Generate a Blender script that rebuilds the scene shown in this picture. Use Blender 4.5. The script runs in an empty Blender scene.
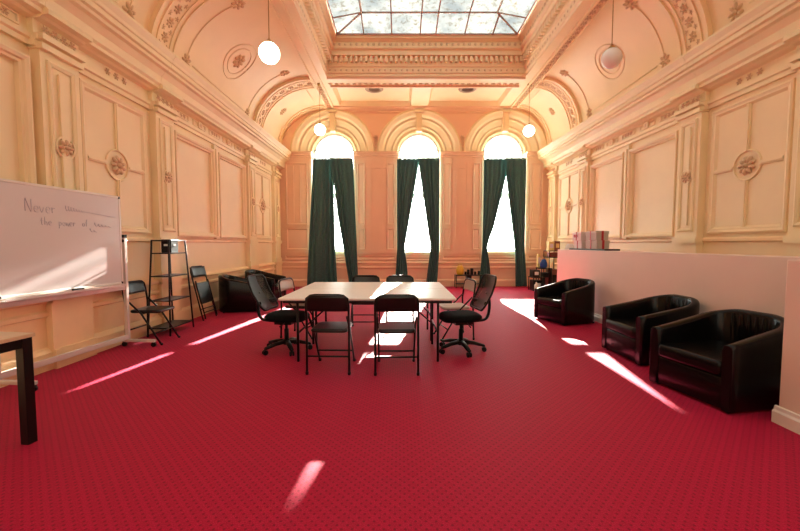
import bpy, math, random
from mathutils import Vector, Matrix
random.seed(7)
R = math.radians
scene = bpy.context.scene
COL = scene.collection

# ------------------------------------------------------------------ materials
def new_mat(name):
    m = bpy.data.materials.new(name); m.use_nodes = True
    nt = m.node_tree
    return m, nt, nt.nodes['Principled BSDF']

def sset(b, **k):
    for n, v in k.items():
        n = n.replace('_', ' ')
        for nm in (n, n.title()):
            if nm in b.inputs:
                b.inputs[nm].default_value = v; break

def plain(name, col, rough=.5, metal=0., noise=0., scale=8., coat=0., bump=0., bscale=40., spec=.5):
    m, nt, b = new_mat(name)
    b.inputs['Base Color'].default_value = (*col, 1)
    b.inputs['Roughness'].default_value = rough
    b.inputs['Metallic'].default_value = metal
    b.inputs['Specular IOR Level'].default_value = spec
    if coat:
        b.inputs['Coat Weight'].default_value = coat; b.inputs['Coat Roughness'].default_value = .12
    tc = nt.nodes.new('ShaderNodeTexCoord')
    if noise:
        n = nt.nodes.new('ShaderNodeTexNoise'); n.inputs['Scale'].default_value = scale; n.inputs['Detail'].default_value = 4
        nt.links.new(tc.outputs['Object'], n.inputs['Vector'])
        r = nt.nodes.new('ShaderNodeValToRGB')
        r.color_ramp.elements[0].position = .3; r.color_ramp.elements[1].position = .7
        r.color_ramp.elements[0].color = (*[c*(1-noise) for c in col], 1)
        r.color_ramp.elements[1].color = (*[min(1, c*(1+noise)) for c in col], 1)
        nt.links.new(n.outputs['Fac'], r.inputs['Fac']); nt.links.new(r.outputs['Color'], b.inputs['Base Color'])
    if bump:
        n2 = nt.nodes.new('ShaderNodeTexNoise'); n2.inputs['Scale'].default_value = bscale; n2.inputs['Detail'].default_value = 3
        nt.links.new(tc.outputs['Object'], n2.inputs['Vector'])
        bp = nt.nodes.new('ShaderNodeBump'); bp.inputs['Strength'].default_value = bump; bp.inputs['Distance'].default_value = .01
        nt.links.new(n2.outputs['Fac'], bp.inputs['Height']); nt.links.new(bp.outputs['Normal'], b.inputs['Normal'])
    return m

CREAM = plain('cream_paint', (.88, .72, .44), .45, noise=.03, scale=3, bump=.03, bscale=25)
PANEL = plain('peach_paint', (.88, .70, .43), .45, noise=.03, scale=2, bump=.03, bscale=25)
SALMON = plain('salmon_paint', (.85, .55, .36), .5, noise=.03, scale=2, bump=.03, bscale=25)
CEILP = plain('ceiling_paint', (.88, .67, .41), .5, noise=.03, scale=2)
GILT = plain('ornament_paint', (.72, .50, .31), .5, noise=.12, scale=30)
OCHRE = plain('dado_paint', (.88, .64, .36), .45, noise=.05, scale=3, bump=.03)
PARTN = plain('partition_paint', (.80, .64, .55), .55, noise=.02, scale=3)
WHITE = plain('white_paint', (.85, .80, .74), .45)
LEATHER = plain('black_leather', (.004, .0035, .0035), .24, coat=.0, spec=.22, bump=.07, bscale=60, noise=.2, scale=14)
BLACKM = plain('black_metal', (.005, .005, .005), .35, spec=.3)
BLACKP = plain('black_plastic', (.006, .006, .006), .42, spec=.25)
VINYL = plain('black_vinyl', (.006, .0055, .0055), .28, bump=.05, bscale=90, spec=.35)
BEIGEV_GLINT = plain('beige_vinyl_and_glint', (.50, .44, .37), .42, bump=.05, bscale=90)  # vinyl colour, also used as a painted glint on one chair back
FABRIC = plain('black_fabric', (.006, .006, .006), .85, noise=.25, scale=120, spec=.1)
CHROME = plain('chrome', (.7, .7, .7), .2, 1.)
ALU = plain('pale_metal', (.72, .66, .62), .38, .25)
TABLETOP = plain('white_laminate', (.92, .89, .85), .4, noise=.03, scale=30)
EDGE = plain('table_edging', (.45, .40, .35), .5)
BEECH = plain('beech_laminate', (.66, .50, .32), .4, noise=.10, scale=5)
BOARD = plain('whiteboard_enamel', (.70, .65, .66), .22)
INK = plain('faded_blue_ink', (.56, .53, .61), .6)
GREEN = plain('dark_green_cloth', (.046, .122, .116), .85, noise=.2, scale=30)
BOXW = plain('white_card', (.80, .74, .70), .6)
BOXG = plain('grey_card', (.52, .47, .40), .6)
RED = plain('red_ribbon', (.45, .02, .03), .4)
BLUE = plain('blue_plastic', (.02, .09, .35), .4)
YEL = plain('yellow_plastic', (.72, .45, .04), .5)
YELC = plain('pale_yellow_card', (.78, .66, .25), .6)
BROWN = plain('brown_card', (.20, .07, .04), .6)
DARKRED = plain('dark_red_card', (.22, .03, .03), .5)
BRASS = plain('brass', (.45, .27, .09), .35, .9)
VENTD = plain('vent_brown', (.42, .29, .19), .6)
LEAD = plain('skylight_bar_paint', (.50, .38, .34), .55)
WLABEL = plain('white_label', (.8, .8, .8), .5)

def carpet_mat():
    m, nt, b = new_mat('red_patterned_carpet')
    N, L = nt.nodes.new, nt.links.new
    tc = N('ShaderNodeTexCoord')
    # diamond lattice of small dark flecks, 5.5 cm apart
    mp = N('ShaderNodeMapping'); mp.inputs['Rotation'].default_value = (0, 0, R(45)); mp.inputs['Scale'].default_value = (28, 28, 28)
    L(tc.outputs['Object'], mp.inputs['Vector'])
    fr = N('ShaderNodeVectorMath'); fr.operation = 'FRACTION'; L(mp.outputs['Vector'], fr.inputs[0])
    sb = N('ShaderNodeVectorMath'); sb.operation = 'SUBTRACT'; sb.inputs[1].default_value = (.5, .5, 0); L(fr.outputs[0], sb.inputs[0])
    sx = N('ShaderNodeSeparateXYZ'); L(sb.outputs[0], sx.inputs[0])
    cx = N('ShaderNodeCombineXYZ'); L(sx.outputs[0], cx.inputs[0]); L(sx.outputs[1], cx.inputs[1])
    ln = N('ShaderNodeVectorMath'); ln.operation = 'LENGTH'; L(cx.outputs[0], ln.inputs[0])
    rp = N('ShaderNodeValToRGB')
    rp.color_ramp.elements[0].position = .15; rp.color_ramp.elements[1].position = .24
    rp.color_ramp.elements[0].color = (1, 1, 1, 1); rp.color_ramp.elements[1].color = (0, 0, 0, 1)
    L(ln.outputs['Value'], rp.inputs['Fac'])
    # mottled pile
    no = N('ShaderNodeTexNoise'); no.inputs['Scale'].default_value = 160; no.inputs['Detail'].default_value = 3
    L(tc.outputs['Object'], no.inputs['Vector'])
    c1 = N('ShaderNodeValToRGB')
    c1.color_ramp.elements[0].position = .3; c1.color_ramp.elements[1].position = .7
    c1.color_ramp.elements[0].color = (.34, .004, .033, 1); c1.color_ramp.elements[1].color = (.58, .008, .070, 1)
    L(no.outputs['Fac'], c1.inputs['Fac'])
    # fainter woven squares between the flecks
    mp2 = N('ShaderNodeMapping'); mp2.inputs['Scale'].default_value = (19.8, 19.8, 1); L(tc.outputs['Object'], mp2.inputs['Vector'])
    ck = N('ShaderNodeTexChecker'); ck.inputs['Scale'].default_value = 1.; L(mp2.outputs['Vector'], ck.inputs['Vector'])
    mx0 = N('ShaderNodeMix'); mx0.data_type = 'RGBA'; mx0.blend_type = 'MULTIPLY'
    ckm = N('ShaderNodeMath'); ckm.operation = 'MULTIPLY'; ckm.inputs[1].default_value = .25; L(ck.outputs['Fac'], ckm.inputs[0])
    L(ckm.outputs[0], mx0.inputs['Factor']); L(c1.outputs['Color'], mx0.inputs[6]); mx0.inputs[7].default_value = (.7, .5, .6, 1)
    mx = N('ShaderNodeMix'); mx.data_type = 'RGBA'
    L(rp.outputs['Color'], mx.inputs['Factor']); L(mx0.outputs[2], mx.inputs[6]); mx.inputs[7].default_value = (.24, .004, .03, 1)
    L(mx.outputs[2], b.inputs['Base Color'])
    b.inputs['Roughness'].default_value = .62
    b.inputs['Specular IOR Level'].default_value = .16
    b.inputs['Sheen Weight'].default_value = .08; b.inputs['Sheen Roughness'].default_value = .4
    b.inputs['Sheen Tint'].default_value = (1, .5, .6, 1)
    bp = N('ShaderNodeBump'); bp.inputs['Strength'].default_value = .35; bp.inputs['Distance'].default_value = .004
    L(no.outputs['Fac'], bp.inputs['Height']); L(bp.outputs['Normal'], b.inputs['Normal'])
    return m
CARPET = carpet_mat()

def pane_mat(name, tint, gloss=.04, mottled=False):
    m = bpy.data.materials.new(name); m.use_nodes = True
    nt = m.node_tree; nt.nodes.clear(); N, L = nt.nodes.new, nt.links.new
    out = N('ShaderNodeOutputMaterial'); tr = N('ShaderNodeBsdfTransparent'); gl = N('ShaderNodeBsdfGlossy'); mx = N('ShaderNodeMixShader')
    tr.inputs['Color'].default_value = (*tint, 1); gl.inputs['Roughness'].default_value = .08
    mx.inputs['Fac'].default_value = gloss
    L(tr.outputs[0], mx.inputs[1]); L(gl.outputs[0], mx.inputs[2]); L(mx.outputs[0], out.inputs['Surface'])
    if mottled:     # weathered, dirt-specked roof glass
        tc = N('ShaderNodeTexCoord')
        n1 = N('ShaderNodeTexNoise'); n1.inputs['Scale'].default_value = 1.3; n1.inputs['Detail'].default_value = 4
        n2 = N('ShaderNodeTexNoise'); n2.inputs['Scale'].default_value = 9; n2.inputs['Detail'].default_value = 6; n2.inputs['Roughness'].default_value = .7
        for n in (n1, n2): L(tc.outputs['Object'], n.inputs['Vector'])
        r1 = N('ShaderNodeValToRGB'); e = r1.color_ramp.elements
        e[0].position = .35; e[0].color = (*[t*.62 for t in tint], 1); e[1].position = .68; e[1].color = (tint[0]*1.5, tint[1]*1.35, tint[2]*1.2, 1)
        r2 = N('ShaderNodeValToRGB'); e = r2.color_ramp.elements
        e[0].position = .32; e[0].color = (.50, .40, .30, 1); e[1].position = .5; e[1].color = (1, 1, 1, 1)
        L(n1.outputs['Fac'], r1.inputs['Fac']); L(n2.outputs['Fac'], r2.inputs['Fac'])
        mm = N('ShaderNodeMix'); mm.data_type = 'RGBA'; mm.blend_type = 'MULTIPLY'; mm.inputs['Factor'].default_value = 1
        L(r1.outputs[0], mm.inputs[6]); L(r2.outputs[0], mm.inputs[7]); L(mm.outputs[2], tr.inputs['Color'])
    return m
CLEAR = pane_mat('clear_glass', (.95, .97, .96))
DIM = pane_mat('dimmed_fill_glass', (.42, .42, .41))  # tint sets how much fill daylight the added rear windows give
FAN = pane_mat('obscured_fanlight_glass', (.16, .155, .15))
SKYG = pane_mat('weathered_roof_glass', (.066, .069, .071), .02, True)

def meshback_mat():
    m = bpy.data.materials.new('chair_mesh'); m.use_nodes = True
    nt = m.node_tree; N, L = nt.nodes.new, nt.links.new
    b = nt.nodes['Principled BSDF']; out = nt.nodes['Material Output']
    b.inputs['Base Color'].default_value = (.02, .018, .018, 1); b.inputs['Roughness'].default_value = .5; b.inputs['Specular IOR Level'].default_value = .3
    tr = N('ShaderNodeBsdfTransparent'); mx = N('ShaderNodeMixShader'); mx.inputs['Fac'].default_value = .84
    L(tr.outputs[0], mx.inputs[1]); L(b.outputs[0], mx.inputs[2]); L(mx.outputs[0], out.inputs['Surface'])
    return m
NET = meshback_mat()

def lamp_mat(name, strength):
    m, nt, b = new_mat(name)
    b.inputs['Base Color'].default_value = (.86, .80, .76, 1); b.inputs['Roughness'].default_value = .18
    b.inputs['Subsurface Weight'].default_value = .0
    if strength:
        b.inputs['Emission Color'].default_value = (1, .86, .66, 1); b.inputs['Emission Strength'].default_value = strength
    return m
GLOBE_ON = lamp_mat('lit_opal_glass', 9.0)
GLOBE_OFF = lamp_mat('unlit_opal_glass', 0)

# ------------------------------------------------------------------ mesh builder
class MB:
    def __init__(s): s.v = []; s.f = []; s.mi = []; s.sm = []; s.M = None
    def vert(s, p):
        p = Vector(p)
        if s.M is not None: p = s.M @ p
        s.v.append(tuple(p)); return len(s.v)-1
    def face(s, idx, mi=0, sm=False): s.f.append(tuple(idx)); s.mi.append(mi); s.sm.append(sm)
    def quad(s, a, b, c, d, mi=0, sm=False): s.face([s.vert(p) for p in (a, b, c, d)], mi, sm)
    def box(s, x0, x1, y0, y1, z0, z1, mi=0):
        i = [s.vert((x, y, z)) for z in (z0, z1) for y in (y0, y1) for x in (x0, x1)]
        for q in ((0, 2, 3, 1), (4, 5, 7, 6), (0, 1, 5, 4), (2, 6, 7, 3), (0, 4, 6, 2), (1, 3, 7, 5)):
            s.face([i[k] for k in q], mi)
        return s
    def rings(s, rows, closed=True, cap0=False, cap1=False, mi=0, sm=True):
        ids = [[s.vert(p) for p in r] for r in rows]
        n = len(rows[0])
        for a, b in zip(ids, ids[1:]):
            for k in range(n if closed else n-1):
                s.face((a[k], a[(k+1) % n], b[(k+1) % n], b[k]), mi, sm)
        if cap0: s.face(ids[0][::-1], mi, False)
        if cap1: s.face(ids[-1], mi, False)
        return s
    def tube(s, pts, r, n=8, cap=True, mi=0, flat=1.0):
        pts = [Vector(p) for p in pts]; rows = []
        up = None
        for i, p in enumerate(pts):
            t = (pts[min(i+1, len(pts)-1)]-pts[max(i-1, 0)]).normalized()
            if up is None:
                up = Vector((0, 0, 1)) if abs(t.z) < .9 else Vector((0, 1, 0))
            a = up - t*up.dot(t)
            if a.length < 1e-5: a = Vector((1, 0, 0)) - t*t.x
            a.normalize(); b = t.cross(a); up = a
            rr = r[i] if isinstance(r, (list, tuple)) else r
            rows.append([p + a*math.cos(2*math.pi*k/n)*rr*flat + b*math.sin(2*math.pi*k/n)*rr for k in range(n)])
        return s.rings(rows, True, cap, cap, mi)
    def lathe(s, prof, c=(0, 0, 0), n=24, mi=0, sm=True, cap0=True, cap1=True):
        rows = [[(c[0]+r*math.cos(2*math.pi*k/n), c[1]+r*math.sin(2*math.pi*k/n), c[2]+z) for k in range(n)] for r, z in prof]
        return s.rings(rows, True, cap0, cap1, mi, sm)
    def extrude_profile(s, prof, fn, a, b, caps=True, mi=0, sm=False):
        # prof = [(proj, z)], fn(proj, along, z) -> point
        return s.rings([[fn(p, t, z) for p, z in prof] for t in (a, b)], False, False, False, mi, sm)
    def rbox(s, x0, x1, y0, y1, z0, z1, r=.02, n=4, mi=0):
        # slab with rounded vertical corners and softened top / bottom edges
        def ring(z, ins):
            pts = []
            for cx, cy, a0 in ((x1-r, y1-r, 0), (x0+r, y1-r, 90), (x0+r, y0+r, 180), (x1-r, y0+r, 270)):
                for k in range(n+1):
                    a = R(a0+90*k/n); pts.append((cx+(r-ins)*math.cos(a), cy+(r-ins)*math.sin(a), z))
            return pts
        e = min(r*.6, (z1-z0)*.45)
        rows = [ring(z0, e), ring(z0+e*.3, e*.3), ring(z0+e, 0), ring(z1-e, 0), ring(z1-e*.3, e*.3), ring(z1, e)]
        return s.rings(rows, True, True, True, mi)
    def build(s, name, mats, parent=None, bevel=0., weld=False, solid=0., sub=0):
        me = bpy.data.meshes.new(name); me.from_pydata(s.v, [], s.f)
        if not isinstance(mats, (list, tuple)): mats = [mats]
        for m in mats: me.materials.append(m)
        me.polygons.foreach_set('material_index', s.mi); me.polygons.foreach_set('use_smooth', s.sm)
        import bmesh
        bm = bmesh.new(); bm.from_mesh(me)
        if weld: bmesh.ops.remove_doubles(bm, verts=bm.verts, dist=1e-5)
        bmesh.ops.recalc_face_normals(bm, faces=bm.faces); bm.to_mesh(me); bm.free()
        o = bpy.data.objects.new(name, me); COL.objects.link(o)
        if parent: o.parent = parent
        if solid:
            md = o.modifiers.new('t', 'SOLIDIFY'); md.thickness = solid; md.offset = 0
        if bevel:
            md = o.modifiers.new('b', 'BEVEL'); md.width = bevel; md.segments = 2; md.limit_method = 'ANGLE'
        if sub:
            md = o.modifiers.new('s', 'SUBSURF'); md.levels = sub; md.render_levels = sub
        return o

def tag(o, label, cat, group=None):
    o['label'] = label; o['category'] = cat
    if group: o['group'] = group
    return o
def thing(name, label, cat, loc=(0, 0, 0), rz=0., group=None):
    o = bpy.data.objects.new(name, None); COL.objects.link(o); o.empty_display_size = .1
    o.location = loc; o.rotation_euler = (0, 0, rz)
    return tag(o, label, cat, group)
def struct(o): o['kind'] = 'structure'; return o
def copy_tree(o, label=None, loc=None, rz=None):
    c = o.copy(); COL.objects.link(c)
    if label: c['label'] = label
    if loc is not None: c.location = loc
    if rz is not None: c.rotation_euler = (0, 0, rz)
    for ch in list(o.children):
        d = ch.copy(); COL.objects.link(d); d.parent = c
        for g in list(ch.children):
            e = g.copy(); COL.objects.link(e); e.parent = d
    return c
def smooth_path(pts, n=6):
    pts = [Vector(p) for p in pts]; out = []
    for i in range(len(pts)-1):
        p0, p1, p2, p3 = pts[max(i-1, 0)], pts[i], pts[i+1], pts[min(i+2, len(pts)-1)]
        for k in range(n):
            t = k/n
            out.append(.5*((2*p1)+(-p0+p2)*t+(2*p0-5*p1+4*p2-p3)*t*t+(-p0+3*p1-3*p2+p3)*t**3))
    out.append(pts[-1]); return out
def lerp(a, b, t): return a+(b-a)*t
def interp(tbl, x):
    for (x0, y0), (x1, y1) in zip(tbl, tbl[1:]):
        if x <= x1: return lerp(y0, y1, max(0, min(1, (x-x0)/(x1-x0))))
    return tbl[-1][1]

# ------------------------------------------------------------------ room dimensions
XL, XR = -3.86, 4.74            # panel planes of the side walls
YB, YF = 12.05, -4.0            # window wall, wall behind the camera
ZS = 5.60                       # soffit
CL0, CL1 = -3.80, -2.30         # left cove, spring and crown
CR0, CR1 = 4.68, 3.66
ZC = 4.22
WX = (-2.115, .60, 3.31)        # window centres
ZSP, ZSILL, RW = 4.22, 1.10, .66

# floor
struct(MB().box(XL-.3, XR+.3, YF-.3, YB+.5, -.12, 0).build('floor', CARPET))
# side walls
struct(MB().box(XL-.25, XL, YF-.25, YB+.5, 0, 5.9).build('wall_left', PANEL))
struct(MB().box(XR, XR+.25, YF-.25, YB+.5, 0, 5.9).build('wall_right', PANEL))

# window wall with three arched openings
def wall_back():
    b = MB(); d = .5; ro = 1.275
    xs = [XL-.25]
    b.box(XL-.25, XR+.25, YB, YB+d, 0, ZSILL)                                    # below the sills
    edges = [XL-.25]+[e for w in WX for e in (w-RW, w+RW)]+[XR+.25]
    for k in range(0, len(edges), 2): b.box(edges[k], edges[k+1], YB, YB+d, ZSILL, ZSP)
    e2 = [XL-.25]+[e for w in WX for e in (w-ro, w+ro)]+[XR+.25]
    for k in range(0, len(e2), 2): b.box(e2[k], e2[k+1], YB, YB+d, ZSP, 6.0)
    for w in WX:
        n = 40
        for k in range(n):
            a0, a1 = math.pi*k/n, math.pi*(k+1)/n
            x0, z0, x1, z1 = w-ro*math.cos(a0), ZSP+ro*math.sin(a0), w-ro*math.cos(a1), ZSP+ro*math.sin(a1)
            b.quad((x0, YB, z0), (x1, YB, z1), (x1, YB, 6), (x0, YB, 6))
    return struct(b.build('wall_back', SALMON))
wall_back()
ARCH = [(1.33, .0), (1.33, -.05), (1.29, -.075), (1.25, -.06), (1.23, -.02), (1.17, -.015), (1.15, .03), (1.11, .05),
        (1.10, .10), (1.06, .07), (1.02, .10), (1.0, .14), (.90, .15), (.885, .20), (.85, .17), (.815, .20), (.80, .25),
        (.74, .255), (.72, .22), (.70, .23), (.68, .28), (.66, .30), (.66, .5)]
for i, w in enumerate(WX):
    b = MB(); n = 48
    rows = []
    for k in range(n+1):
        a = math.pi*k/n
        rows.append([(w-r*math.cos(a), YB+y, ZSP+r*math.sin(a)) for r, y in ARCH])
    b.rings(rows, False)
    # keystone console at the crown, in front of the mouldings
    for z0, z1, p, hw in ((ZSP+.66, ZSP+1.28, -.02, .085), (ZSP+.72, ZSP+1.2, -.05, .055), (ZSP+1.22, ZSP+1.36, -.10, .13)):
        b.box(w-hw, w+hw, YB+p, YB+.24, z0, z1)
    b.box(w-.2, w+.2, YB-.10, YB, ZSP+1.30, ZSP+1.34)
    struct(b.build('trim_%d' % (i+1), CREAM))

# wall behind the camera with three added windows that let in frontal fill light
def wall_front():
    b = MB(); z0, z1 = 1.6, 4.7
    b.box(XL-.25, XR+.25, YF-.3, YF, 0, z0); b.box(XL-.25, XR+.25, YF-.3, YF, z1, 6.0)
    ed = [XL-.25]+[e for w in WX for e in (w-.55, w+.55)]+[XR+.25]
    for k in range(0, len(ed), 2): b.box(ed[k], ed[k+1], YF-.3, YF, z0, z1)
    return struct(b.build('wall_front', PANEL))
wall_front()

# ------------------------------------------------------------------ windows
for i, w in enumerate(WX):
    root = bpy.data.objects.new('window_%d' % (i+1), None); COL.objects.link(root); root.location = (w, YB+.34, ZSILL); struct(root)
    f = MB(); t = .045; h = ZSP-ZSILL
    f.box(-RW, -RW+t, -.03, .03, 0, h); f.box(RW-t, RW, -.03, .03, 0, h)
    f.box(-RW, RW, -.035, .035, 0, .06); f.box(-RW+.01, RW-.01, -.03, .03, h+.11, h+.14); f.box(-RW+.01, RW-.01, -.035, .035, 1.74, 1.89)
    n = 32
    f.rings([[( -r*math.cos(math.pi*k/n), y, h+r*math.sin(math.pi*k/n)) for r, y in ((RW, -.03), (RW-t, -.03), (RW-t, .03), (RW, .03))] for k in range(n+1)], True)
    f.build('window_frame', WHITE, root)
    g = MB(); g.box(-RW+t, RW-t, -.004, .004, .06, h+.11); g.build('pane', CLEAR, root)
    g = MB(); a0 = math.asin(.14/(RW-t)); pts = [(-(RW-t)*math.cos(lerp(a0, math.pi-a0, k/n)), 0, h+(RW-t)*math.sin(lerp(a0, math.pi-a0, k/n))) for k in range(n+1)]
    g.face([g.vert(p) for p in pts]); g.build('fanlight_pane', FAN, root)
    s = MB(); s.box(-RW+.005, RW-.005, -.35, .03, -.08, .006); s.box(-RW-.06, RW+.06, -.36, -.29, -.10, -.0); s.build('window_sill', CREAM, root, bevel=.01)
for i, w in enumerate(WX):  # unseen windows added to brighten the room from behind the camera
    root = bpy.data.objects.new('window_%d' % (i+5), None); COL.objects.link(root); root.location = (w, YF-.15, 1.6); struct(root)
    f = MB()
    for x in (-.55, -.03, .49): f.box(x, x+.06, -.03, .03, 0, 3.1)
    for z in (0, 1.5, 3.04): f.box(-.55, .55, -.03, .03, z, z+.06)
    f.build('window_frame', WHITE, root)
    MB().box(-.52, .52, -.004, .004, .03, 3.07).build('pane', DIM, root)

# ------------------------------------------------------------------ ceiling
WELL = (-1.87, 3.20, -3.0, 9.85)
WPROF = [(0, ZS), (0, 5.66), (.03, 5.68), (.03, 5.80), (.06, 5.82), (.06, 5.88), (.06, 5.89), (.06, 6.03), (.17, 6.05), (.17, 6.12),
         (.17, 6.17), (.22, 6.19), (.24, 6.22), (.24, 6.25), (.20, 6.28), (.20, 6.42), (.26, 6.47), (.31, 6.49), (.31, 6.56), (.34, 6.58)]
def cove_pt(side, th, y, off=0.):
    x0, x1 = (CL0, CL1) if side < 0 else (CR0, CR1)
    rx = x1-x0; rz = ZS-ZC
    c, s_ = math.cos(th), math.sin(th)
    p = Vector((x1-rx*c, y, ZC+rz*s_))
    nrm = Vector((c/rx, 0, -s_/rz)).normalized()
    if nrm.x*(-side) < 0 and abs(nrm.x) > 1e-6: nrm = -nrm
    return p+nrm*off, nrm
def ceiling():
    b = MB()
    for sd in (-1, 1):
        n = 24
        rows = [[cove_pt(sd, math.pi/2*k/n, y)[0] for k in range(n+1)] for y in (YF, YB+.02)]
        b.rings(rows, False)
    x0, x1, y0, y1 = WELL
    b.quad((CL1, YF, ZS), (x0, YF, ZS), (x0, YB, ZS), (CL1, YB, ZS))
    b.quad((x1, YF, ZS), (CR1, YF, ZS), (CR1, YB, ZS), (x1, YB, ZS))
    b.quad((x0, YF, ZS), (x1, YF, ZS), (x1, y0, ZS), (x0, y0, ZS))
    b.quad((x0, y1, ZS), (x1, y1, ZS), (x1, 10.45, ZS), (x0, 10.45, ZS))
    # back strip: three soffit bands with two sunk coffers between them
    cof = ((-1.85, .34), (.86, 3.06)); cy0, cy1, dz = 10.45, 11.92, .13
    b.quad((x0, cy0, ZS), (cof[0][0], cy0, ZS), (cof[0][0], YB, ZS), (x0, YB, ZS))
    b.quad((cof[0][1], cy0, ZS), (cof[1][0], cy0, ZS), (cof[1][0], YB, ZS), (cof[0][1], YB, ZS))
    b.quad((cof[1][1], cy0, ZS), (x1, cy0, ZS), (x1, YB, ZS), (cof[1][1], YB, ZS))
    for a, c in cof:
        b.quad((a, cy1, ZS), (c, cy1, ZS), (c, YB, ZS), (a, YB, ZS))
        i = .07
        lo = [(a, cy0, ZS), (c, cy0, ZS), (c, cy1, ZS), (a, cy1, ZS)]
        hi = [(a+i, cy0+i, ZS+dz), (c-i, cy0+i, ZS+dz), (c-i, cy1-i, ZS+dz), (a+i, cy1-i, ZS+dz)]
        b.rings([lo, hi], True, False, True, 0, False)
    return struct(b.build('ceiling', CEILP))
ceiling()

WPROF = [(d, z if z < 6.1 else 6.1+(z-6.1)*.74) for d, z in WPROF]
def well():
    b = MB(); x0, x1, y0, y1 = WELL
    rows = [[(x0+d, y0+d, z), (x1-d, y0+d, z), (x1-d, y1-d, z), (x0+d, y1-d, z)] for d, z in WPROF]
    b.rings(rows, True, sm=False)
    # dentils round three sides
    d = .07; p = .125
    x = x0+d+.05
    while x < x1-d-.06: b.box(x, x+.062, y1-d-.085, y1-d+.01, 5.90, 6.03); x += p
    y = 3.2
    while y < y1-d-.08:
        b.box(x0+d-.01, x0+d+.085, y, y+.062, 5.90, 6.03); b.box(x1-d-.085, x1-d+.01, y, y+.062, 5.90, 6.03); y += p
    struct(b.build('trim_4', CEILP))
    # guilloche and leaf bands on the well mouldings
    o = MB()
    def bead(c, r, sq):
        rows = []
        for i in range(5):
            t = math.pi*i/4 - math.pi/2
            rows.append([(c[0]+r*math.cos(t)*math.cos(2*math.pi*k/8)*sq[0], c[1]+r*math.cos(t)*math.sin(2*math.pi*k/8)*sq[1], c[2]+r*math.sin(t)*sq[2]) for k in range(8)])
        o.rings(rows, True, True, True)
    x = x0+.1
    while x < x1-.08:
        bead((x, y1-.03, 5.74), .03, (1, .5, 1)); bead((x, y1-.21, 6.285), .04, (1, .4, 1)); x += .14
    y = 3.2
    while y < y1-.1:
        for xx, xg in ((x0, 1), (x1, -1)):
            bead((xx+xg*.03, y, 5.74), .03, (.5, 1, 1)); bead((xx+xg*.21, y, 6.285), .04, (.4, 1, 1))
        y += .14
    struct(o.build('trim_5', GILT))
well()

def skylight():
    x0, x1, y0, y1 = WELL; d = .34; zg = WPROF[-1][1]
    X0, X1, Y0, Y1 = x0+d, x1-d, y0+d, y1-d
    root = bpy.data.objects.new('window_4', None); COL.objects.link(root); root.location = (0, 0, 0); struct(root)
    t, h = .66, .12
    lo = [(X0, Y0, zg), (X1, Y0, zg), (X1, Y1, zg), (X0, Y1, zg)]
    hi = [(X0+t, Y0+t, zg+h), (X1-t, Y0+t, zg+h), (X1-t, Y1-t, zg+h), (X0+t, Y1-t, zg+h)]
    g = MB(); g.rings([lo, hi], True, False, True, 0, False); g.build('pane', SKYG, root)
    f = MB(); r = .022
    def bar(a, b_): f.tube([a, b_], r, 6)
    for k in range(4): bar(lo[k], lo[(k+1) % 4]); bar(hi[k], hi[(k+1) % 4]); bar(lo[k], hi[k])
    bars = [(365-400)/378*Y1*1.0, (392-400)/378*Y1, (419.5-400)/378*Y1, (434.7-400)/378*Y1, (462.7-400)/378*Y1, (489.8-400)/378*Y1]
    for bx in bars:
        if bx > X0+t-.02 and bx < X1-t+.02:
            f.tube([(bx, Y1, zg), (bx, Y1-t, zg+h), (bx, Y0+t, zg+h), (bx, Y0, zg)], r*.8, 6)
        else:
            bar((bx, Y1, zg), (max(bx, X0+t), Y1-t, zg+h))
    y = Y1-t
    while y > Y0+t:
        f.tube([(X0, y, zg), (X0+t, y, zg+h), (X1-t, y, zg+h), (X1, y, zg)], r*.8, 6); y -= 1.1
    f.build('glazing_bars', LEAD, root)
skylight()

# ------------------------------------------------------------------ ornament helpers
def rosette(b, c, nrm, r, petals=8):
    n = Vector(nrm).normalized()
    u = n.cross(Vector((0, 0, 1)))
    if u.length < .05: u = Vector((1, 0, 0))
    u.normalize(); v = u.cross(n)
    c = Vector(c)
    def dome(cc, ra, rb, hh, ax, ay, m=8):
        rows = []
        for i in range(4):
            t = i/3*math.pi/2
            rows.append([cc+ax*ra*math.cos(t)*math.cos(2*math.pi*k/m)+ay*rb*math.cos(t)*math.sin(2*math.pi*k/m)+n*hh*math.sin(t) for k in range(m)])
        b.rings(rows, True, False, True)
    for k in range(petals):
        a = 2*math.pi*k/petals; rad = u*math.cos(a)+v*math.sin(a); tan = n.cross(rad)
        dome(c+rad*r*.62, r*.38, r*.21, r*.28, rad, tan)
    dome(c, r*.27, r*.27, r*.42, u, v, 10)
def ring(b, c, nrm, r, tr, n=28):
    nn = Vector(nrm).normalized(); u = nn.cross(Vector((0, 0, 1)))
    if u.length < .05: u = Vector((1, 0, 0))
    u.normalize(); v = u.cross(nn); c = Vector(c)
    pts = [c+u*r*math.cos(2*math.pi*k/n)+v*r*math.sin(2*math.pi*k/n) for k in range(n+1)]
    b.tube(pts, tr, 6, cap=False)

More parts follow.
